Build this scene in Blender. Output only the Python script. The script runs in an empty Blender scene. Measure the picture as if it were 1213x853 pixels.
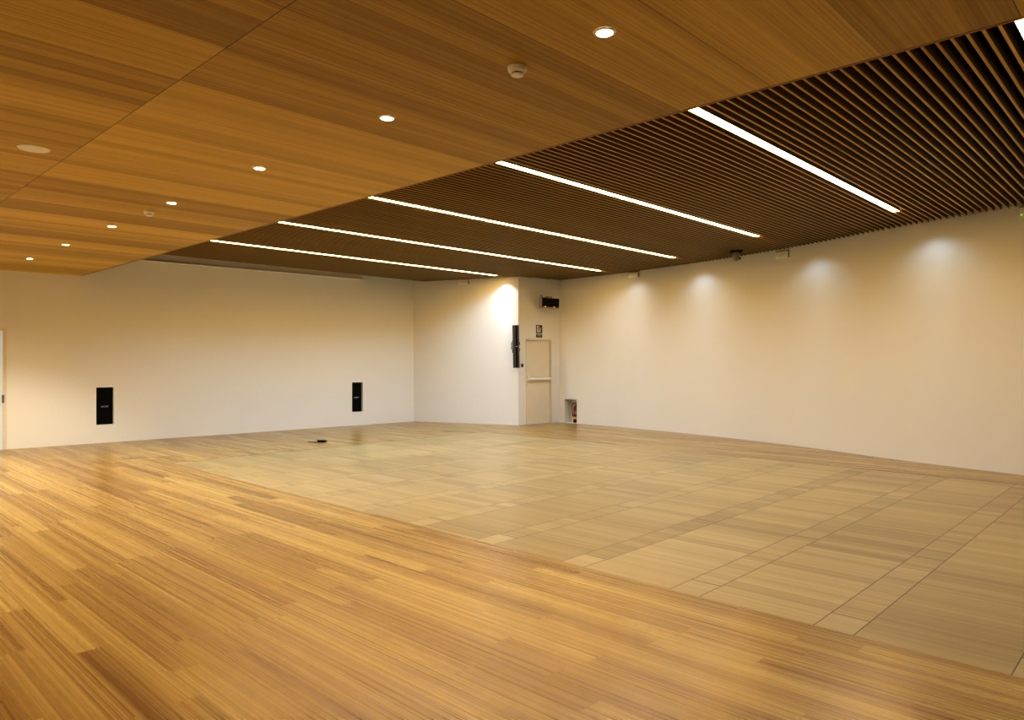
import bpy, bmesh, math, random
from mathutils import Vector, Matrix
C = bpy.context.scene.collection
random.seed(7)

# ------------------------------------------------------------------ helpers
def link(o, parent=None):
    C.objects.link(o)
    if parent is not None:
        o.parent = parent
    return o

def obj(name, bm, mats, parent=None, smooth=False, loc=None, rotz=0.0):
    me = bpy.data.meshes.new(name)
    bmesh.ops.recalc_face_normals(bm, faces=bm.faces) if smooth != 'keep' else None
    bm.to_mesh(me); bm.free()
    if not isinstance(mats, (list, tuple)):
        mats = [mats]
    for m in mats:
        me.materials.append(m)
    if smooth:
        for p in me.polygons:
            p.use_smooth = True
    o = bpy.data.objects.new(name, me)
    if loc is not None:
        o.location = loc
    o.rotation_euler.z = rotz
    if smooth is True:
        try:
            me.set_sharp_from_angle(angle=math.radians(38))
        except Exception:
            pass
    return link(o, parent)

def tag(o, label, cat, group=None):
    o['label'] = label; o['category'] = cat
    if group: o['group'] = group
    return o

def thing(name, label, cat, loc=(0, 0, 0), rotz=0.0, group=None):
    o = bpy.data.objects.new(name, None)
    o.empty_display_size = .1
    o.location = loc; o.rotation_euler = (0, 0, rotz)
    link(o)
    return tag(o, label, cat, group)

def struct(o):
    o['kind'] = 'structure'
    return o

def box(bm, x0, x1, y0, y1, z0, z1, mi=0, bev=0.0):
    v = [bm.verts.new(p) for p in ((x0,y0,z0),(x1,y0,z0),(x1,y1,z0),(x0,y1,z0),(x0,y0,z1),(x1,y0,z1),(x1,y1,z1),(x0,y1,z1))]
    fs = []
    for q in ((3,2,1,0),(4,5,6,7),(0,1,5,4),(1,2,6,5),(2,3,7,6),(3,0,4,7)):
        f = bm.faces.new([v[i] for i in q]); f.material_index = mi; fs.append(f)
    if bev > 0:
        es = list({e for f in fs for e in f.edges})
        r = bmesh.ops.bevel(bm, geom=es, offset=bev, segments=2, affect='EDGES', profile=.5)
        for f in r['faces']: f.material_index = mi
    return fs

def B(x0, x1, y0, y1, z0, z1, bev=0.0):
    bm = bmesh.new(); box(bm, x0, x1, y0, y1, z0, z1, 0, bev); return bm

def lathe(bm, prof, n=32, mi=0, cx=0, cy=0):
    """prof: list of (r,z); revolved about the z axis; r==0 ends become fans"""
    rings = []
    for r, z in prof:
        if r <= 1e-6:
            rings.append([bm.verts.new((cx, cy, z))])
        else:
            rings.append([bm.verts.new((cx + r*math.cos(2*math.pi*i/n), cy + r*math.sin(2*math.pi*i/n), z)) for i in range(n)])
    for a, b in zip(rings, rings[1:]):
        for i in range(n):
            j = (i+1) % n
            if len(a) == 1 and len(b) == 1: continue
            if len(a) == 1: f = bm.faces.new((a[0], b[i], b[j]))
            elif len(b) == 1: f = bm.faces.new((a[i], b[0], a[j]))
            else: f = bm.faces.new((a[i], b[i], b[j], a[j]))
            f.material_index = mi
    return bm

def tube(bm, pts, r, n=10, mi=0):
    pts = [Vector(p) for p in pts]; rings = []
    for i, p in enumerate(pts):
        d = (pts[min(i+1, len(pts)-1)] - pts[max(i-1, 0)]).normalized()
        u = d.orthogonal().normalized(); w = d.cross(u)
        if rings:
            pu = rings[-1][1]; u = (pu - d*pu.dot(d)).normalized(); w = d.cross(u)
        rings.append(([bm.verts.new(p + r*(u*math.cos(2*math.pi*k/n) + w*math.sin(2*math.pi*k/n))) for k in range(n)], u))
    for (a, _), (b, _) in zip(rings, rings[1:]):
        for k in range(n):
            f = bm.faces.new((a[k], a[(k+1) % n], b[(k+1) % n], b[k])); f.material_index = mi
    for ring in (rings[0][0], rings[-1][0]):
        f = bm.faces.new(ring); f.material_index = mi
    return bm

# ------------------------------------------------------------------ materials
class G:
    """small node-graph builder"""
    def __init__(s, name):
        s.m = bpy.data.materials.new(name); s.m.use_nodes = True
        s.t = s.m.node_tree; s.b = s.t.nodes['Principled BSDF']
    def n(s, kind, **kw):
        nd = s.t.nodes.new(kind)
        for k, v in kw.items(): setattr(nd, k, v)
        return nd
    def put(s, sock, v):
        if isinstance(v, bpy.types.NodeSocket): s.t.links.new(v, sock)
        elif v is not None: sock.default_value = v
    def math(s, op, a, b=None, c=None):
        nd = s.n('ShaderNodeMath', operation=op)
        s.put(nd.inputs[0], a); s.put(nd.inputs[1], b)
        if c is not None: s.put(nd.inputs[2], c)
        return nd.outputs[0]
    def xyz(s):
        g = s.n('ShaderNodeNewGeometry'); x = s.n('ShaderNodeSeparateXYZ')
        s.t.links.new(g.outputs['Position'], x.inputs[0]); return x.outputs
    def vec(s, x, y, z=0.0):
        c = s.n('ShaderNodeCombineXYZ')
        s.put(c.inputs[0], x); s.put(c.inputs[1], y); s.put(c.inputs[2], z); return c.outputs[0]
    def white(s, v):
        w = s.n('ShaderNodeTexWhiteNoise', noise_dimensions='3D'); s.put(w.inputs['Vector'], v); return w.outputs['Value']
    def noise(s, v, scale=1.0, detail=3.0, rough=.55):
        w = s.n('ShaderNodeTexNoise'); s.put(w.inputs['Vector'], v)
        w.inputs['Scale'].default_value = scale; w.inputs['Detail'].default_value = detail; w.inputs['Roughness'].default_value = rough
        return w.outputs[0]
    def ramp(s, f, stops, interp='LINEAR'):
        r = s.n('ShaderNodeValToRGB'); cr = r.color_ramp; cr.interpolation = interp
        while len(cr.elements) < len(stops): cr.elements.new(.5)
        for e, (p, c) in zip(cr.elements, stops):
            e.position = p; e.color = (*c, 1)
        s.put(r.inputs[0], f); return r.outputs[0]
    def mix(s, f, a, b, mode='MIX'):
        m = s.n('ShaderNodeMix', data_type='RGBA', blend_type=mode)
        s.put(m.inputs[0], f)
        for k, v in ((6, a), (7, b)):
            s.put(m.inputs[k], v if isinstance(v, bpy.types.NodeSocket) else (*v, 1))
        return m.outputs[2]
    def bump(s, h, strength=.1, dist=.01):
        b = s.n('ShaderNodeBump'); b.inputs['Strength'].default_value = strength; b.inputs['Distance'].default_value = dist
        s.put(b.inputs['Height'], h); s.t.links.new(b.outputs[0], s.b.inputs['Normal'])
    def set(s, **kw):
        for k, v in kw.items():
            k = k.replace('_', ' ')
            if isinstance(v, tuple) and len(v) == 3: v = (*v, 1)
            s.put(s.b.inputs[k], v)
        return s.m

def plain(name, col, rough=.5, metal=0.0, vary=.06, scale=40):
    g = G(name); x = g.xyz()
    nz = g.noise(g.vec(x[0], x[1], x[2]), scale, 3)
    lo = tuple(max(0, c*(1-vary)) for c in col); hi = tuple(min(1, c*(1+vary)) for c in col)
    return g.set(Base_Color=g.ramp(nz, [(.3, lo), (.7, hi)]), Roughness=rough, Metallic=metal, Specular_IOR_Level=.12 if max(col) < .02 else .5)

def glow(name, col, strength, base=(.8, .8, .8)):
    g = G(name)
    return g.set(Base_Color=base, Emission_Color=col, Emission_Strength=strength, Roughness=.4)

def wall_mat():
    g = G('white_wall_paint'); x = g.xyz()
    p = g.vec(x[0], x[1], x[2])
    n1 = g.noise(p, .6, 3); n2 = g.noise(p, 160, 2)
    g.bump(n2, .03, .002)
    return g.set(Base_Color=g.ramp(n1, [(.3, (.762, .772, .758)), (.7, (.782, .793, .779))]), Roughness=.75, Specular_IOR_Level=.25)

def plank_floor():
    g = G('bamboo_plank_floor'); x = g.xyz(); X, Y = x[0], x[1]
    W, L = .138, 1.95
    pu = g.math('DIVIDE', X, W); row = g.math('FLOOR', pu)
    off = g.white(g.vec(row, 3.7, 1.1))
    pv = g.math('ADD', g.math('DIVIDE', Y, L), g.math('MULTIPLY', off, 9.31)); col = g.math('FLOOR', pv)
    plank = g.white(g.vec(row, col, 5.5))
    strand = g.white(g.vec(g.math('FLOOR', g.math('DIVIDE', X, .0092)), col, 2.2))
    strand2 = g.white(g.vec(g.math('FLOOR', g.math('DIVIDE', X, .023)), col, 8.2))
    fibre = g.noise(g.vec(g.math('MULTIPLY', X, 140), g.math('MULTIPLY', Y, .55), g.math('MULTIPLY', plank, 30)), 1, 4, .6)
    knots = g.noise(g.vec(g.math('MULTIPLY', X, 60), g.math('MULTIPLY', Y, 9), g.math('MULTIPLY', strand, 40)), 1, 2, .5)
    t = g.math('MULTIPLY', plank, .34)
    t = g.math('MULTIPLY_ADD', strand, .26, t)
    t = g.math('MULTIPLY_ADD', strand2, .22, t)
    t = g.math('MULTIPLY_ADD', fibre, .34, t)
    t = g.math('SUBTRACT', t, .09)
    c = g.ramp(t, [(.15, FL[0]), (.5, FL[1]), (.9, FL[2])])
    # grain knots and plank joints
    c = g.mix(g.math('MULTIPLY', g.math('GREATER_THAN', knots, .70), .28), c, (.20, .085, .015))
    fu = g.math('FRACT', pu); fv = g.math('FRACT', pv)
    su = g.math('LESS_THAN', fu, .014); sv = g.math('LESS_THAN', fv, .0018)
    seam = g.math('MAXIMUM', su, sv)
    c = g.mix(g.math('MULTIPLY', seam, .45), c, (.10, .045, .01))
    ro = g.math('MULTIPLY_ADD', fibre, .12, .22)
    g.bump(fibre, .05, .002)
    return g.set(Base_Color=c, Roughness=ro, IOR=1.7)

def stage_floor():
    """pale floor of removable panels: wide bands and narrow cover strips running along X, grain along Y"""
    g = G('pale_panel_floor'); x = g.xyz(); X, Y = x[0], x[1]
    P, WB = .9615, .7415 / .9615
    q = g.math('DIVIDE', g.math('SUBTRACT', Y, .64), P)
    band = g.math('FLOOR', q); fr = g.math('FRACT', q)
    nar = g.math('GREATER_THAN', fr, WB)
    bid = g.math('MULTIPLY_ADD', band, 2.0, nar)
    # cross joints of the narrow strips
    js = [4.53, 6.29, 8.50, 8.72, 10.55]
    jn = None; seg = None
    for j in js:
        a = g.math('LESS_THAN', g.math('ABSOLUTE', g.math('SUBTRACT', X, j)), .006)
        jn = a if jn is None else g.math('MAXIMUM', jn, a)
        b = g.math('GREATER_THAN', X, j)
        seg = b if seg is None else g.math('ADD', seg, b)
    big = g.math('FLOOR', g.math('DIVIDE', g.math('SUBTRACT', X, 4.23), 1.76))
    big = g.math('MULTIPLY_ADD', nar, g.math('SUBTRACT', seg, big), big)
    panel = g.white(g.vec(bid, big, 3.3))
    board = g.white(g.vec(g.math('FLOOR', g.math('DIVIDE', X, .147)), bid, 1.7))
    strand = g.white(g.vec(g.math('FLOOR', g.math('DIVIDE', X, .021)), bid, 2.9))
    fibre = g.noise(g.vec(g.math('MULTIPLY', X, 90), g.math('MULTIPLY', Y, 3), g.math('MULTIPLY', bid, 7.7)), 1, 4, .6)
    t = g.math('MULTIPLY', panel, .24)
    t = g.math('MULTIPLY_ADD', board, .24, t)
    t = g.math('MULTIPLY_ADD', strand, .24, t)
    t = g.math('MULTIPLY_ADD', fibre, .36, t)
    t = g.math('SUBTRACT', t, .04)
    c = g.ramp(t, [(.15, ST[0]), (.5, ST[1]), (.9, ST[2])])
    first = g.math('MULTIPLY', nar, g.math('LESS_THAN', X, 4.53))
    c = g.mix(g.math('MULTIPLY', first, .35), c, (.44, .34, .17))
    s1 = g.math('LESS_THAN', fr, .0070)
    s2 = g.math('LESS_THAN', g.math('ABSOLUTE', g.math('SUBTRACT', fr, WB)), .0036)
    seam = g.math('MAXIMUM', g.math('MAXIMUM', s1, s2), g.math('MULTIPLY', jn, nar))
    c = g.mix(g.math('MULTIPLY', seam, .95), c, (.03, .022, .008))
    g.bump(g.math('SUBTRACT', fibre, g.math('MULTIPLY', seam, 4)), .06, .002)
    return g.set(Base_Color=c, Roughness=g.math('MULTIPLY_ADD', fibre, .14, .30), Specular_IOR_Level=.42)

def ceiling_veneer():
    g = G('veneer_panel_ceiling'); x = g.xyz(); X, Y = x[0], x[1]
    P = .5945
    q = g.math('DIVIDE', g.math('SUBTRACT', Y, 2.945), P); row = g.math('FLOOR', q); fr = g.math('FRACT', q)
    r2 = g.math('DIVIDE', g.math('SUBTRACT', X, 1.6), 2.4); col = g.math('FLOOR', r2); fc = g.math('FRACT', r2)
    panel = g.white(g.vec(row, col, 6.15))
    leaf = g.white(g.vec(g.math('FLOOR', g.math('DIVIDE', Y, .149)), col, 4.4))
    strand = g.white(g.vec(g.math('FLOOR', g.math('DIVIDE', Y, .0115)), col, 2.4))
    warp = g.noise(g.vec(g.math('MULTIPLY', X, .6), g.math('MULTIPLY', Y, 9), g.math('MULTIPLY', col, 3.1)), 1, 3, .6)
    fibre = g.noise(g.vec(g.math('MULTIPLY', X, 3), g.math('MULTIPLY', Y, 120), g.math('MULTIPLY', panel, 20)), 1, 4, .65)
    fleck = g.noise(g.vec(g.math('MULTIPLY', X, 14), g.math('MULTIPLY', Y, 110), g.math('MULTIPLY', strand, 9)), 1, 2, .5)
    t = g.math('MULTIPLY', panel, .44)
    t = g.math('MULTIPLY_ADD', leaf, .22, t)
    t = g.math('MULTIPLY_ADD', strand, .20, t)
    t = g.math('MULTIPLY_ADD', warp, .22, t)
    t = g.math('MULTIPLY_ADD', fibre, .34, t)
    t = g.math('SUBTRACT', t, .20)
    c = g.ramp(t, [(.2, CE[0]), (.5, CE[1]), (.8, CE[2])])
    c = g.mix(g.math('MULTIPLY', g.math('GREATER_THAN', fleck, .68), .22), c, (.12, .05, .01))
    sA = g.math('MULTIPLY', g.math('LESS_THAN', fc, .0021), .85)
    sB = g.math('MULTIPLY', g.math('LESS_THAN', fr, .008), .6)
    c = g.mix(g.math('MAXIMUM', sA, sB), c, (.03, .014, .004))
    return g.set(Base_Color=c, Roughness=.55, Specular_IOR_Level=.3)

def slat_wood():
    g = G('slat_face_wood'); x = g.xyz()
    s = g.white(g.vec(g.math('FLOOR', g.math('DIVIDE', x[1], .043)), 0.0, 0.0))
    f = g.noise(g.vec(g.math('MULTIPLY', x[0], 2), g.math('MULTIPLY', x[1], 200), 0.0), 1, 3)
    t = g.math('MULTIPLY_ADD', s, .35, g.math('MULTIPLY', f, .6))
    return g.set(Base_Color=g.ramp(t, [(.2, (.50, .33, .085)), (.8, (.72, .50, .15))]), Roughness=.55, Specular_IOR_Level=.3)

FL = [(.165, .072, .009), (.312, .188, .040), (.478, .335, .100)]
ST = [(.215, .150, .055), (.325, .235, .098), (.45, .342, .162)]
CE = [(.33, .205, .026), (.51, .345, .054), (.68, .49, .095)]
M = dict(
    wall=wall_mat(), plank=plank_floor(), stage=stage_floor(), veneer=ceiling_veneer(), slat=slat_wood(),
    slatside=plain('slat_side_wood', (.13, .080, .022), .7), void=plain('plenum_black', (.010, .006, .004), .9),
    edge=plain('veneer_edge', (.34, .18, .05), .6), black=plain('black_grille', (.0025, .0018, .0015), .8, vary=.2, scale=300),
    blackgloss=plain('black_gloss', (.003, .002, .002), .6), darkgrey=plain('dark_grey_casing', (.055, .045, .038), .45),
    grey=plain('grey_casing', (.30, .27, .23), .45), silver=plain('silver_badge', (.75, .72, .68), .3, .6),
    white=plain('white_plastic', (.86, .85, .80), .4), cream=plain('cream_door_paint', (.74, .69, .57), .45, vary=.02, scale=4),
    alum=plain('aluminium', (.62, .60, .56), .35, .8), red=plain('red_paint', (.16, .010, .010), .3),
    yellow=plain('yellow_label', (.85, .55, .02), .5), paper=plain('paper_label', (.36, .17, .16), .6),
    rubber=plain('black_rubber', (.006, .006, .006), .7), brass=plain('brass', (.70, .45, .12), .35, .8),
    green=plain('sign_green', (.008, .030, .016), .4), signwhite=plain('sign_white', (.74, .70, .55), .5),
    steel=plain('brushed_steel', (.17, .18, .19), .5, .2), frame=plain('door_frame_paint', (.70, .65, .52), .5),
    strip=glow('strip_diffuser_glow', (1, .62, .22), 38.0), lens=glow('downlight_lens_glow', (1, .95, .86), 40.0),
    led=glow('green_led', (.35, 1, .05), 1.1, (.1, .3, .02)), amber=glow('amber_glint', (1, .42, .02), 1.6, (.4, .2, .02)),
    glass=glow('frosted_daylit_glass', (.90, .97, .93), .26, (.5, .53, .52)),
)

# ------------------------------------------------------------------ room plan
P0, C1, P2, P3 = (-3.0, 15.43), (11.443, 14.449), (12.515, 11.764), (13.83, 11.56)
RC = [(13.83, 11.56), (13.84, 10.75), (13.79, 9.6), (13.50, 7.35), (13.10, 5.65), (12.74, 4.6), (12.25, 3.35), (11.75, 1.62), (11.3, .3), (10.5, -2.0), (9.6, -4.5)]
def catmull(pts, n):
    out = []
    for i in range(len(pts)-1):
        p0 = Vector(pts[max(i-1, 0)]); p1 = Vector(pts[i]); p2 = Vector(pts[i+1]); p3 = Vector(pts[min(i+2, len(pts)-1)])
        for k in range(n):
            t = k/n
            out.append(tuple(.5*((2*p1) + (p2-p0)*t + (2*p0-5*p1+4*p2-p3)*t*t + (3*p1-p0-3*p2+p3)*t**3)))
    out.append(tuple(pts[-1])); return out
RW = [RC[0]] + catmull(RC[1:], 8)          # first segment straight (it holds the niche)
POLY = [(-3, -4.5), P0, C1, P2, P3] + RW[1:]
TOP = 4.05
def zs(y): return 3.668 - .0063*y           # underside of the slats
ZC = 3.14                                   # underside of the solid ceiling

def xmax(y):
    xs = []
    for a, b in zip(POLY, POLY[1:] + POLY[:1]):
        if (a[1] - y)*(b[1] - y) < 0:
            xs.append(a[0] + (b[0]-a[0])*(y-a[1])/(b[1]-a[1]))
    return max(xs) if xs else None

def right_wall_at(y):
    """point on the right wall and the wall's heading there (left to right as seen from the room)"""
    for a, b in zip(RW, RW[1:]):
        if b[1] <= y <= a[1]:
            t = (y-a[1])/(b[1]-a[1])
            return (a[0]+(b[0]-a[0])*t, y), math.atan2(b[1]-a[1], b[0]-a[0])

class Wall:
    """local x runs left to right seen from the room, local y goes INTO the wall, z up"""
    def __init__(s, p, q):
        s.p, s.q = Vector(p), Vector(q); s.d = (s.q-s.p).normalized(); s.L = (s.q-s.p).length
        s.rot = math.atan2(s.d.y, s.d.x); s.n = Vector((-s.d.y, s.d.x))
    def at(s, along, depth=0.0, z=0.0):
        w = s.p + s.d*along + s.n*depth
        return (w.x, w.y, z)
    def s_of_x(s, x): return (x - s.p.x)/s.d.x
    def s_of_y(s, y): return (y - s.p.y)/s.d.y

def wall_faces(bm, W, h, holes=()):
    """flat wall with rectangular recesses (s0,s1,z0,z1,depth)"""
    ss = sorted({0.0, W.L} | {v for a in holes for v in a[:2]}); zz = sorted({0.0, h} | {v for a in holes for v in a[2:4]})
    def v(s, d, z): return bm.verts.new(W.at(s, d, z))
    for a, b in zip(ss, ss[1:]):
        for c, d in zip(zz, zz[1:]):
            ms, mz = (a+b)/2, (c+d)/2
            if any(x[0] < ms < x[1] and x[2] < mz < x[3] for x in holes): continue
            bm.faces.new((v(a, 0, c), v(b, 0, c), v(b, 0, d), v(a, 0, d)))
    for s0, s1, z0, z1, dp in holes:
        bm.faces.new((v(s0, dp, z0), v(s1, dp, z0), v(s1, dp, z1), v(s0, dp, z1)))
        bm.faces.new((v(s0, 0, z0), v(s0, dp, z0), v(s0, dp, z1), v(s0, 0, z1)))
        bm.faces.new((v(s1, dp, z0), v(s1, 0, z0), v(s1, 0, z1), v(s1, dp, z1)))
        bm.faces.new((v(s0, 0, z1), v(s0, dp, z1), v(s1, dp, z1), v(s1, 0, z1)))
        bm.faces.new((v(s0, 0, z0), v(s1, 0, z0), v(s1, dp, z0), v(s0, dp, z0)))

WL, WS, WD = Wall(P0, C1), Wall(C1, P2), Wall(P2, P3)
WN = Wall(RW[0], RW[1])

# left wall: a door opening and two speaker recesses
d1 = (WL.s_of_x(1.0), WL.s_of_x(2.862), 0.0, 2.115, .10)
sp1 = (WL.s_of_x(4.263), WL.s_of_x(4.558), .343, 1.050, .16)
sp2 = (WL.s_of_x(9.672), WL.s_of_x(9.966), .325, 1.037, .16)
bm = bmesh.new(); wall_faces(bm, WL, TOP, [d1, sp1, sp2]); struct(obj('wall_left', bm, M['wall'], smooth='keep'))
bm = bmesh.new(); wall_faces(bm, WS, TOP); struct(obj('wall_back', bm, M['wall'], smooth='keep'))
dr = (WD.s_of_x(12.757), WD.s_of_x(13.545), 0.0, 2.075, .055)
bm = bmesh.new(); wall_faces(bm, WD, TOP, [dr]); struct(obj('wall_door', bm, M['wall'], smooth='keep'))
ni = (WN.s_of_y(11.40), WN.s_of_y(11.02), 0.012, .592, .26)
bm = bmesh.new(); wall_faces(bm, WN, TOP, [ni])
vb = [(bm.verts.new((x, y, 0)), bm.verts.new((x, y, TOP))) for x, y in RW[1:]]
for a, b in zip(vb, vb[1:]):
    bm.faces.new((a[0], b[0], b[1], a[1])).smooth = True
wr = struct(obj('wall_right', bm, M['wall'], smooth='keep'))
for p in wr.data.polygons:
    if p.index > 12: p.use_smooth = True
bm = bmesh.new(); wall_faces(bm, Wall(RW[-1], (-3, -4.5)), TOP); struct(obj('wall_rear', bm, M['wall'], smooth='keep'))
bm = bmesh.new(); wall_faces(bm, Wall((-3, -4.5), P0), TOP); struct(obj('wall_side', bm, M['wall'], smooth='keep'))

# floor: planks round a field of pale panels
SX0, SX1, SY1 = 4.235, 10.86, 11.2
bm = bmesh.new()
def clip_poly(bm, poly, z, mi):
    f = bm.faces.new([bm.verts.new((x, y, z)) for x, y in poly]); f.material_index = mi
    return f
f = clip_poly(bm, POLY[::-1], 0.0, 0)
for co, no in (((SX0, 0, 0), (1, 0, 0)), ((SX1, 0, 0), (1, 0, 0)), ((0, SY1, 0), (0, 1, 0))):
    bmesh.ops.bisect_plane(bm, geom=bm.verts[:] + bm.edges[:] + bm.faces[:], plane_co=co, plane_no=no)
for f in bm.faces:
    c = f.calc_center_median()
    f.material_index = 1 if (SX0 < c.x < SX1 and c.y < SY1) else 0
bmesh.ops.triangulate(bm, faces=bm.faces[:])
for f in bm.faces:
    if f.normal.z < 0: f.normal_flip()
struct(obj('floor', bm, [M['plank'], M['stage']], smooth='keep'))
# thin dark edging joint round the panel field
bm = bmesh.new()
box(bm, SX1-.006, SX1+.006, -3, SY1, .0002, .0012); box(bm, SX0, SX1, SY1-.006, SY1+.006, .0002, .0012)
struct(obj('trim_1', bm, M['slatside']))

# ceiling: solid veneered part, dropped below the slatted part
bm = bmesh.new()
yl = lambda x: P0[1] + (C1[1]-P0[1])*(x-P0[0])/(C1[0]-P0[0])
pts = [(-3, -4.5), (4.0, -4.5), (4.0, yl(4.0)), (-3, P0[1])]
lo = [bm.verts.new((x, y, ZC)) for x, y in pts]; hi = [bm.verts.new((x, y, TOP)) for x, y in pts]
bm.faces.new(lo[::-1]); bm.faces.new(hi)
for i in range(4): bm.faces.new((lo[i], lo[(i+1) % 4], hi[(i+1) % 4], hi[i]))
struct(obj('ceiling', bm, M['veneer']))
# slim edging along the drop
struct(obj('trim_2', B(4.014, 4.034, -4.4, yl(4.03)-.01, ZC+.002, ZC+.05), M['edge']))

STR = [(-1.5, 10.3), (.75, 10.4), (3.0, 10.95), (5.25, 11.43), (7.5, 12.55), (9.75, 13.1), (12.0, 12.02)]
bm = bmesh.new()
ys = []
for yk in [s[0] for s in STR]:
    ys += [yk + .125 + j*(2.0/23) for j in range(24)]
ys = [y for y in ys if y < 15 and y > -1.6]
for y in ys:
    x1 = xmax(y)
    x1 = x1 - .012 if y < C1[1]-.02 else 11.443 - (y-C1[1])/(P0[1]-C1[1])*14.443 - .1
    if x1 < 4.3: continue
    z = zs(y); h = .011
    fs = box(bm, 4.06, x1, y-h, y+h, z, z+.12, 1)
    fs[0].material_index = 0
for yk, xe in STR:      # the bays are closed by short slats beyond each strip light
    for d in (-.041, .041):
        x1 = xmax(yk+d) - .012
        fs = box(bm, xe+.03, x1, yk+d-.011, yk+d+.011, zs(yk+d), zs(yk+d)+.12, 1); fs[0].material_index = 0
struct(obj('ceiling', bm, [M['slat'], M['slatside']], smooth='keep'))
bm = bmesh.new(); clip_poly(bm, [(4.0, -4.5)] + [(4.0, yl(4.0)), C1, P2, P3] + RW[1:], 3.98, 0)
struct(obj('ceiling', bm, M['void'], smooth='keep'))

# ------------------------------------------------------------------ lamps
def lamp(kind, name, loc, power, col, **kw):
    l = bpy.data.lights.new(name, kind); l.energy = power; l.color = col
    for k, v in kw.items(): setattr(l, k, v)
    o = bpy.data.objects.new(name, l); o.location = loc; link(o); return o

WSH = 7.4
WARM = (1.0, .93, .80)
COOL = (.50, 1.02, 1.60)
STP = {-1.5: .3, .75: .45, 3.0: .7, 5.25: .9, 7.5: 1.0, 9.75: 1.1, 12.0: 1.65}

slabel = {
    .75: 'glowing linear strip light cut by the upper right corner of the view',
    3.0: 'widest glowing linear strip light in the slatted ceiling, nearest one seen whole',
    5.25: 'second nearest whole linear strip light in the slats, ending left of the dome camera',
    7.5: 'middle linear strip light of the slatted ceiling, third of the five whole ones',
    9.75: 'linear strip light next to the farthest one, ending above the corner door',
    12.0: 'farthest and thinnest linear strip light, closest to the white screen casing',
}
for y, x1 in STR:
    z = zs(y); x0 = 4.3
    if y > 0:
        t = thing('linear_light', slabel[y], 'ceiling light', ((x0+x1)/2, y, z), 0, 'linear strip lights in the slatted ceiling')
        L = (x1-x0)/2
        bm = bmesh.new(); box(bm, -L, L, -.05, -.046, .0, .07); box(bm, -L, L, .046, .05, .0, .07); box(bm, -L, L, -.05, .05, .07, .075)
        obj('housing', bm, M['alum'], t)
        obj('diffuser', B(-L+.005, L-.005, -.045, .045, .004, .02), M['strip'], t)
    a = lamp('AREA', 'strip_lamp', ((x0+x1-.1)/2, y, z-.012), 46*STP[y]*(x1-x0)/7, COOL, shape='RECTANGLE', size=x1-x0-.1, size_y=.08, spread=math.radians(132))

# downlights in the solid ceiling
DY = [2.05, 3.80, 5.55, 7.40, 9.20, 11.09, 13.02]
ords = ['largest and nearest round downlight, right of the nearer smoke detector', 'second nearest round downlight in the veneered ceiling',
        'third nearest round downlight in the row on the veneered ceiling', 'round downlight beside the farther smoke detector, fourth from the camera',
        'third farthest round downlight in the row on the veneered ceiling', 'second farthest round downlight in the row, near the left wall',
        'farthest round downlight in the row, closest to the left wall']
for y, lb in zip(DY, ords):
    t = thing('downlight', lb, 'ceiling light', (2.79, y, ZC), 0, 'recessed downlights in the veneered ceiling')
    bm = bmesh.new(); lathe(bm, [(.040, -.002), (.041, -.006), (.052, -.005), (.054, -.0005)]); obj('trim_ring', bm, M['white'], t, True)
    bm = bmesh.new(); lathe(bm, [(0, -.0045), (.030, -.0042), (.040, -.003), (.0405, -.0005)]); obj('lens', bm, M['lens'], t, True)
for y in DY + [.25, -1.5]:
    lamp('SPOT', 'downlight_or_fill_lamp', (2.79, y, ZC-.02), max(40, min(260, 25 + 19*y)), WARM, spot_size=math.radians(105), spot_blend=.6, shadow_soft_size=.04)

for y in (.5, 2.6, 4.7, 6.8, 8.9, 11.0, 13.0):  # added fill row out of view, brightens the floor and walls on the left
    lamp('SPOT', 'downlight_or_fill_lamp', (-.9, y, ZC-.02), 40 + 16*y, (1, .84, .58), spot_size=math.radians(164), spot_blend=.35, shadow_soft_size=.04)

# wall washers recessed among the slats: narrow-beam photometry with a clean cut-off, so each throws a scallop on the wall
def photometry(name, c0, c1, power=2.0, cap=9.0):
    angs = [a*1.0 for a in range(0, 91)]
    def cd(a):
        t = math.radians(max(a, cap)); v = 1/math.sin(t)**power
        k = min(1, max(0, (c1-a)/(c1-c0))); return 10*v*k*k*(3-2*k)
    txt = bpy.data.texts.new(name)
    txt.write('\n'.join(['IESNA:LM-63-1995', '[TEST] none', 'TILT=NONE', '1 -1 1 %d 1 1 2 0 0 0' % len(angs), '1 1 1',
                         ' '.join('%.1f' % a for a in angs), '0', ' '.join('%.3f' % cd(a) for a in angs)]) + '\n')
    return txt
def washer(loc, strength, col, txt):
    o = lamp('POINT', 'wall_washer_lamp', loc, 1.0, col, shadow_soft_size=.02)
    o.data.use_nodes = True; nt = o.data.node_tree
    em = [n for n in nt.nodes if n.type == 'EMISSION'][0]
    ies = nt.nodes.new('ShaderNodeTexIES'); ies.mode = 'INTERNAL'; ies.ies = txt
    ies.inputs['Strength'].default_value = strength
    em.inputs['Color'].default_value = (1, 1, 1, 1)
    nt.links.new(ies.outputs[0], em.inputs['Strength'])
    return o
ph = photometry('washer_beam', 40, 64, 1.15)
for y, p, dd in ((9.25, 1.0, .42), (7.5, 1.1, .42), (5.1, .95, .58), (3.0, 1.05, .48), (.6, .6, .48)):
    (wx, wy), r = right_wall_at(y)
    washer((wx - dd*abs(math.sin(r)), wy + dd*math.cos(r), zs(y)-.006), WSH*p, (.70, 1, 1.30), ph)
wx = WS.at(WS.L - .30, -.20)
washer((wx[0], wx[1], zs(wx[1])-.006), WSH*1.5, (.86, 1, 1.12), photometry('corner_beam', 42, 52, 1.4))

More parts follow.
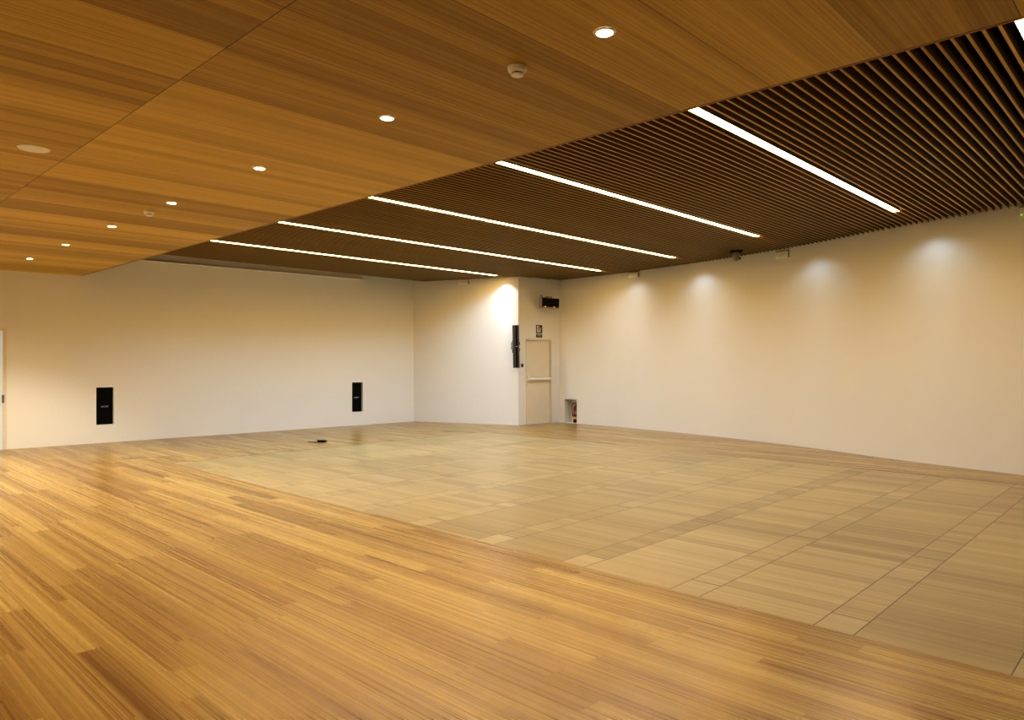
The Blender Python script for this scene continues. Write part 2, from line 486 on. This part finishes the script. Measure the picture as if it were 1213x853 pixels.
# ------------------------------------------------------------------ ceiling fittings
def smoke(x, y, label):
    t = thing('smoke_detector', label, 'smoke detector', (x, y, ZC), 0, 'smoke detectors on the veneered ceiling')
    bm = bmesh.new(); lathe(bm, [(0, -.0005), (.052, -.0005), (.054, -.004), (.054, -.010), (.051, -.012), (.053, -.014), (.050, -.026), (.042, -.034), (.036, -.036), (.0, -.036)]); obj('base', bm, M['white'], t, True)
    bm = bmesh.new(); lathe(bm, [(.030, -.036), (.030, -.043)], 32); obj('vent_slots', bm, M['rubber'], t, True)
    bm = bmesh.new(); lathe(bm, [(0, -.043), (.035, -.043), (.034, -.049), (.026, -.053), (0, -.053)]); obj('cap', bm, M['white'], t, True)
    bm = bmesh.new()
    for k in range(8):
        a = 2*math.pi*k/8 + .2
        tube(bm, [(.0325*math.cos(a), .0325*math.sin(a), -.035), (.0325*math.cos(a), .0325*math.sin(a), -.044)], .003, 6)
    obj('rib', bm, M['white'], t)
smoke(2.79, 2.63, 'larger, nearer white domed smoke detector with dark vent slots on the veneered ceiling')
smoke(2.78, 7.98, 'smaller, farther smoke detector below the fourth downlight on the veneered ceiling')
t = thing('ceiling_cover_plate', 'flat round white cover plate in the veneered ceiling at far left', 'cover plate', (1.366, 6.257, ZC))
bm = bmesh.new(); lathe(bm, [(0, -.006), (.092, -.006), (.097, -.005), (.10, -.0005), (0, -.0005)], 48); obj('disc', bm, M['white'], t, True)
bm = bmesh.new(); lathe(bm, [(.098, -.0055), (.102, -.0055), (.105, -.0005)], 48); obj('rim', bm, M['white'], t, True)

# dome camera hanging from the slats by the right wall
cx_, cy_ = 12.62, 6.22
t = thing('dome_camera', 'grey dome security camera hanging from the slats at the right wall', 'camera', (cx_, cy_, zs(cy_)))
obj('mounting_plate', B(-.14, .14, -.11, .11, -.022, -.001, .004), M['rubber'], t, rotz=.5)
bm = bmesh.new(); lathe(bm, [(0, -.022), (.045, -.022), (.045, -.04), (.062, -.05), (.066, -.06), (.066, -.075), (.06, -.08), (0, -.08)]); obj('collar', bm, M['grey'], t, True)
bm = bmesh.new(); lathe(bm, [(.058, -.08), (.058, -.13)] + [(.058*math.cos(a*math.pi/16), -.13-.062*math.sin(a*math.pi/16)) for a in range(1, 8)] + [(0, -.192)]); obj('dome', bm, M['grey'], t, True)
bm = bmesh.new(); lathe(bm, [(0, 0), (.016, 0), (.018, .004), (.018, .03)], 20); bmesh.ops.transform(bm, matrix=Matrix.Translation((.045, -.04, -.135)) @ Matrix.Rotation(math.radians(105), 4, Vector((.7, .7, 0))), verts=bm.verts); obj('lens', bm, M['blackgloss'], t, True)

# projection screen casing under the slats along the left wall
s0, s1 = WL.s_of_x(4.15), WL.s_of_x(9.86)
t = thing('projection_screen_casing', 'long white projection screen casing at the top of the left wall', 'screen casing', WL.at((s0+s1)/2, 0, 3.50), WL.rot)
L = (s1-s0)/2
obj('casing', B(-L, L, -.17, -.004, .022, .20, .004), M['cream'], t)
obj('bottom_bar', B(-L+.01, L-.01, -.215, -.10, .0, .020, .004), M['white'], t)
obj('slot', B(-L+.02, L-.02, -.165, -.11, .016, .0235), M['darkgrey'], t)
for s in (-1, 1):
    obj('end_cap', B(s*L-.012, s*L+.012, -.174, -.002, .018, .19, .003), M['white'], t)

# ------------------------------------------------------------------ wall fittings
def emergency(loc, rot, label):
    t = thing('emergency_light', label, 'emergency light', loc, rot, 'white emergency lights just under the slats')
    obj('casing', B(-.135, .135, -.042, -.001, -.062, .062, .010), M['white'], t)
    obj('lens', B(-.095, .105, -.050, -.042, -.036, .036, .006), M['white'], t)
    obj('shadow_line_plate', B(-.140, .150, -.020, -.0005, -.060, .082, .004), M['grey'], t)  # grey plate standing in for the shadow line above and right of the casing
    bm = bmesh.new(); box(bm, -.118, -.100, -.047, -.041, -.048, -.030, 0, .002); obj('indicator_or_glint', bm, M['led'], t)
    obj('reflector', B(-.02, .07, -.053, -.050, -.012, .004), M['silver'], t)
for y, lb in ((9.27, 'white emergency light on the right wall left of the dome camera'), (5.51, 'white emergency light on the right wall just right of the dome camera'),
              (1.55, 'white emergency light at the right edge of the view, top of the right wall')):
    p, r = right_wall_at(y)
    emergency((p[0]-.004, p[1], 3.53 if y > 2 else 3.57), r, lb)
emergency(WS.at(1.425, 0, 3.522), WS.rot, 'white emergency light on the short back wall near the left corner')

def font_mesh(txt, size, shear=0.0, extrude=.0012):
    cu = bpy.data.curves.new('lettering', 'FONT'); cu.body = txt; cu.size = size; cu.shear = shear; cu.extrude = extrude
    cu.align_x = 'CENTER'; cu.align_y = 'CENTER'
    o = bpy.data.objects.new('lettering', cu); C.objects.link(o)
    bpy.context.view_layer.update()
    me = bpy.data.meshes.new_from_object(o.evaluated_get(bpy.context.evaluated_depsgraph_get()))
    bpy.data.objects.remove(o); bpy.data.curves.remove(cu)
    me.transform(Matrix.Rotation(math.radians(90), 4, 'X'))
    return me

def badge(parent, loc, size):
    me = font_mesh('BOSE', size, .35)
    me.materials.append(M['silver'])
    for v in me.vertices: v.co.x *= 1.25
    o = bpy.data.objects.new('badge', me); o.location = loc; o['label'] = 'silver lettered badge'
    return link(o, parent)

def speaker(hole, label):
    s0, s1, z0, z1, d = hole
    w, h = (s1-s0)/2-.004, (z1-z0)
    t = thing('recessed_loudspeaker', label, 'loudspeaker', WL.at((s0+s1)/2, 0, z0+.001), WL.rot, 'black loudspeakers set in the left wall')
    obj('cabinet', B(-w, w, .072, d-.004, .003, h-.006, .006), M['black'], t)
    bm = bmesh.new()
    box(bm, -w+.004, w-.004, .060, .072, .012, h-.034, 0, .005)
    obj('grille', bm, M['black'], t)
    obj('top_strip', B(-w+.012, w-.012, .058, .070, h-.033, h-.008, .003), M['rubber'], t)
    badge(t, (.0, .058, h*.48), .042)
speaker(sp1, 'black loudspeaker recessed low in the left wall, nearer the glazed door')
speaker(sp2, 'black loudspeaker recessed low in the left wall, nearer the room corner')

# column loudspeaker on the short wall, beside the pillar edge
so = WS.L + .012
t = thing('column_loudspeaker', 'tall slim dark column loudspeaker on a bracket beside the pillar edge', 'loudspeaker', WS.at(so, 0, 1.39), WS.rot)
T = Matrix.Rotation(math.radians(-1.1), 4, 'Y')
bm = bmesh.new(); box(bm, -.062, .062, -.22, -.09, 0, 1.02, 0, .008); bmesh.ops.transform(bm, matrix=T, verts=bm.verts); obj('cabinet', bm, M['darkgrey'], t)
bm = bmesh.new(); box(bm, .018, .064, -.228, -.215, .01, 1.01, 0, .004); bmesh.ops.transform(bm, matrix=T, verts=bm.verts); obj('grille', bm, M['black'], t)
bm = bmesh.new(); box(bm, -.03, .03, -.09, -.002, .40, .47, 0, .004); obj('bracket_arm', bm, M['rubber'], t)
bm = bmesh.new(); box(bm, -.03, .03, -.09, -.002, .55, .62, 0, .004); obj('bracket_arm', bm, M['rubber'], t)
bm = bmesh.new(); box(bm, -.135, -.04, -.09, -.002, .36, .66, 0, .005); obj('wall_bracket', bm, M['rubber'], t)
bm = bmesh.new(); box(bm, -.150, -.085, -.135, -.09, .44, .62, 0, .003); obj('bracket_plate', bm, M['grey'], t)
bm = bmesh.new(); box(bm, .022, .058, -.231, -.228, .505, .52); obj('badge', bm, M['silver'], t)

# wall loudspeaker above the door
t = thing('wall_loudspeaker', 'black box loudspeaker in a pale grey casing mounted high above the door', 'loudspeaker', WD.at(.745, 0, 2.845), WD.rot)
Rz = Matrix.Translation((0, -.27, 0)) @ Matrix.Rotation(math.radians(-25), 4, 'Z') @ Matrix.Rotation(math.radians(3), 4, 'Y')
def rot(bm): bmesh.ops.transform(bm, matrix=Rz, verts=bm.verts); return bm
bm = bmesh.new(); box(bm, -.225, .225, -.10, .10, 0, .245, 0, .012); obj('casing', rot(bm), M['grey'], t)
bm = bmesh.new(); box(bm, -.208, .216, -.108, -.10, .024, .236, 0, .004); obj('front_panel', rot(bm), M['blackgloss'], t)
bm = bmesh.new(); box(bm, -.10, .06, -.04, .11, .245, .285, 0, .014); obj('top_housing', rot(bm), M['grey'], t)
bm = bmesh.new(); box(bm, -.04, .04, .10, .21, .08, .17); obj('swivel_arm', rot(bm), M['darkgrey'], t)
obj('wall_plate', B(-.08, .08, -.028, -.001, .04, .20, .004), M['darkgrey'], t)
bm = bmesh.new(); tube(bm, [(-.17, .03, .24), (-.20, .03, .285), (-.215, .03, .315)], .010); obj('cable', rot(bm), M['darkgrey'], t)
for xx in (-.125, .095):  # amber glints: reflected room lights modelled as small glowing pieces
    bm = bmesh.new(); box(bm, xx-.017, xx+.017, -.116, -.106, .022, .038, 0, .003); obj('indicator_or_glint', rot(bm), M['amber'], t)

# corner door
w = WD; s0, s1 = dr[0], dr[1]; mid = (s0+s1)/2; hw = (s1-s0)/2
t = bpy.data.objects.new('door_1', None); t.location = w.at(mid, 0, 0); t.rotation_euler.z = w.rot; link(t); struct(t)
t['label'] = 'cream fire door with a panic bar in the corner'
obj('door_leaf', B(-hw+.018, hw-.030, .026, .052, .008, 2.052, .003), M['cream'], t)
bm = bmesh.new()
box(bm, -hw-.030, -hw+.012, -.008, .05, .0, 2.10); box(bm, hw-.024, hw+.020, -.008, .05, .0, 2.10); box(bm, -hw+.012, hw-.024, -.008, .05, 2.058, 2.10)
obj('door_frame', bm, M['frame'], t)

pb = obj('panic_bar', B(-hw+.085, hw-.055, -.055, -.015, 1.085, 1.145, .012), M['white'], t)
obj('latch_box', B(-hw+.030, -hw+.082, -.05, .026, 1.075, 1.20, .006), M['white'], pb)
obj('hinge_bracket', B(hw-.075, hw-.040, -.045, .026, 1.085, 1.145, .006), M['white'], pb)
obj('bar_rail', B(-hw+.08, hw-.06, -.012, .026, 1.06, 1.085, .003), M['frame'], pb)
obj('door_lock', B(-hw+.034, -hw+.066, .0, .026, .93, 1.01, .006), M['white'], t)

# exit sign
t = thing('exit_sign', 'small dark green exit sign with a white doorway pictogram above the corner door', 'sign', w.at(w.s_of_x(13.155), 0, 2.135), w.rot)
ux, uz = .095, .0
pl = obj('pictogram_plate', B(-.095, .095, -.008, -.001, .100, .305), M['green'], t)
cp = obj('caption_plate', B(-.095, .095, -.008, -.001, .0, .075), M['green'], t)
bm = bmesh.new()
box(bm, -.075, .010, -.0105, -.008, .128, .285); box(bm, .010, .045, -.0105, -.008, .128, .245)
obj('pictogram', bm, M['signwhite'], pl)
bm = bmesh.new()   # running figure
def limb(a, b, r): tube(bm, [(a[0], -.0115, a[1]), (b[0], -.0115, b[1])], r, 6)
lathe(bm, [(0, -.012), (.010, -.008), (.012, 0), (.010, .008), (0, .012)], 12); bmesh.ops.translate(bm, verts=bm.verts, vec=(-.012, -.0115, .252))
limb((-.014, .236), (-.020, .190), .009); limb((-.014, .232), (.014, .214), .005); limb((-.014, .232), (-.044, .214), .005)
limb((-.020, .190), (.006, .166), .006); limb((.006, .166), (.002, .140), .005); limb((-.020, .190), (-.032, .160), .006); limb((-.032, .160), (-.056, .152), .005)
obj('running_figure', bm, M['green'], pl)
bm = bmesh.new(); box(bm, -.065, .065, -.0098, -.008, .034, .044); box(bm, -.045, .045, -.0098, -.008, .056, .061); obj('caption_line', bm, M['signwhite'], cp)

# switch
t = thing('wall_switch', 'small dark wall switch left of the corner door', 'switch', w.at(w.s_of_x(12.627), 0, 1.402), w.rot)
obj('face_plate', B(-.036, .036, -.010, -.001, 0, .088, .003), M['grey'], t)
obj('rocker', B(-.024, .024, -.016, -.010, .012, .076, .003), M['rubber'], t)

# fire extinguisher in the niche
ex = 13.96; dy = 0.0
t = thing('fire_extinguisher', 'red fire extinguisher with yellow label standing in a low wall niche', 'fire extinguisher', (13.965, 11.135, .0125), math.radians(200))
bm = bmesh.new(); lathe(bm, [(0, .0), (.070, .0), (.076, .008), (.076, .05), (.074, .056), (0, .056)]); obj('base_ring', bm, M['rubber'], t, True)
bm = bmesh.new(); lathe(bm, [(0, .05), (.074, .05), (.075, .06), (.075, .36), (.071, .39), (.055, .418), (.030, .434), (.020, .440), (.020, .452), (0, .452)]); obj('cylinder', bm, M['red'], t, True)
def wrap(a0, a1, z0, z1, r):
    bm = bmesh.new(); n = 12; vs = []
    for k in range(n+1):
        a = a0 + (a1-a0)*k/n
        vs.append((bm.verts.new((r*math.cos(a), r*math.sin(a), z0)), bm.verts.new((r*math.cos(a), r*math.sin(a), z1))))
    for p, q in zip(vs, vs[1:]): bm.faces.new((p[0], q[0], q[1], p[1]))
    return bm
va = math.radians(20)     # local heading of the side that faces the room
obj('instruction_label', wrap(va-.70, va-.05, .21, .30, .0757), M['paper'], t, True)
obj('yellow_label', wrap(va-1.2, va+.0, .095, .145, .0757), M['yellow'], t, True)
obj('side_label', wrap(va+.55, va+1.2, .24, .32, .0757), M['yellow'], t, True)
bm = bmesh.new(); lathe(bm, [(0, .452), (.020, .452), (.022, .47), (.018, .486), (0, .486)], 20); obj('valve', bm, M['brass'], t, True)
bm = bmesh.new(); tube(bm, [(.0, -.02, .486), (.01, .05, .505), (.015, .10, .520)], .010, 8); tube(bm, [(.0, -.02, .480), (.01, .05, .478), (.015, .09, .476)], .009, 8); obj('handle', bm, M['rubber'], t, True)
bm = bmesh.new(); tube(bm, [(.0, -.02, .472), (.01, -.07, .475), (.012, -.098, .44), (.012, -.103, .36), (.012, -.098, .25), (.012, -.092, .20)], .010, 10); obj('hose', bm, M['rubber'], t, True)
bm = bmesh.new(); tube(bm, [(.012, -.092, .20), (.012, -.088, .15)], .013, 10); obj('nozzle', bm, M['rubber'], t, True)

# glazed door at the left edge
w = WL; s0, s1 = d1[0], d1[1]; mid = (s0+s1)/2; hw = (s1-s0)/2
t = bpy.data.objects.new('door_2', None); t.location = w.at(mid, 0, 0); t.rotation_euler.z = w.rot; link(t); struct(t)
t['label'] = 'frosted glass door at the left edge of the view'
bm = bmesh.new()
box(bm, hw-.034, hw+.012, -.006, .07, 0, 2.13); box(bm, -hw-.012, -hw+.034, -.006, .07, 0, 2.13); box(bm, -hw+.034, hw-.034, -.006, .07, 2.085, 2.13)
obj('door_frame', bm, M['frame'], t)
obj('glass_pane', B(-hw+.036, hw-.036, .036, .048, .004, 2.083), M['glass'], t)
obj('hinge', B(hw-.050, hw-.020, -.014, .036, .82, .96, .004), M['steel'], t)

# ------------------------------------------------------------------ floor fittings
def outlet(x, y, label, rz=0.0):
    t = thing('floor_outlet', label, 'floor outlet', (x, y, 0), rz, 'flush outlets in the plank floor')
    bm = bmesh.new()
    box(bm, -.16, .16, -.115, -.088, .0005, .004); box(bm, -.16, .16, .088, .115, .0005, .004); box(bm, -.16, -.138, -.088, .088, .0005, .004); box(bm, .138, .16, -.088, .088, .0005, .004)
    obj('frame', bm, M['steel'], t)
    obj('lid', B(-.136, .136, -.086, .086, .0005, .0032), M['plank'], t)
    obj('finger_pull', B(-.10, -.04, -.07, -.035, .0033, .0045), M['darkgrey'], t)
outlet(4.05, 12.29, 'flush metal framed floor outlet near the left wall, nearer the glazed door')
outlet(10.40, 11.85, 'flush metal framed floor outlet far back, near the short back wall')
t = thing('floor_box', 'small dark raised floor box left open behind the pale panel field', 'floor box', (7.30, 12.03, 0), math.radians(-43))
obj('frame', B(-.11, .11, -.08, .08, .0005, .005, .001), M['darkgrey'], t)
bm = bmesh.new(); box(bm, -.085, .085, -.06, .06, .004, .012, 0, .002); bmesh.ops.rotate(bm, cent=(0, .06, .006), matrix=Matrix.Rotation(math.radians(-17), 3, 'X'), verts=bm.verts); obj('lid', bm, M['rubber'], t)
bm = bmesh.new(); tube(bm, [(-.10, -.02, .012), (-.16, -.03, .010), (-.21, -.01, .008), (-.25, -.02, .007)], .006, 8); obj('cable', bm, M['rubber'], t, True)

# ------------------------------------------------------------------ camera and view
cam = bpy.data.cameras.new('camera'); co = bpy.data.objects.new('camera', cam); link(co)
co.location = (0, 0, 1.55)
co.rotation_euler = (math.radians(90), 0, -math.radians(46.261))
cam.sensor_width = 36; cam.sensor_fit = 'HORIZONTAL'; cam.lens = 36*841.6/1213
cam.shift_y = (427.85-426.5)/1213; cam.clip_start = .05; cam.clip_end = 100
bpy.context.scene.camera = co

wd = bpy.data.worlds.new('dim_world'); bpy.context.scene.world = wd; wd.use_nodes = True
wd.node_tree.nodes['Background'].inputs[0].default_value = (.05, .045, .04, 1)
sc = bpy.context.scene
sc.view_settings.view_transform = 'Standard'; sc.view_settings.look = 'None'; sc.view_settings.exposure = .21; sc.view_settings.gamma = .82
sc.cycles.use_denoising = True
sc.cycles.max_bounces = 12; sc.cycles.diffuse_bounces = 6; sc.cycles.glossy_bounces = 4
sc.cycles.sample_clamp_indirect = 6
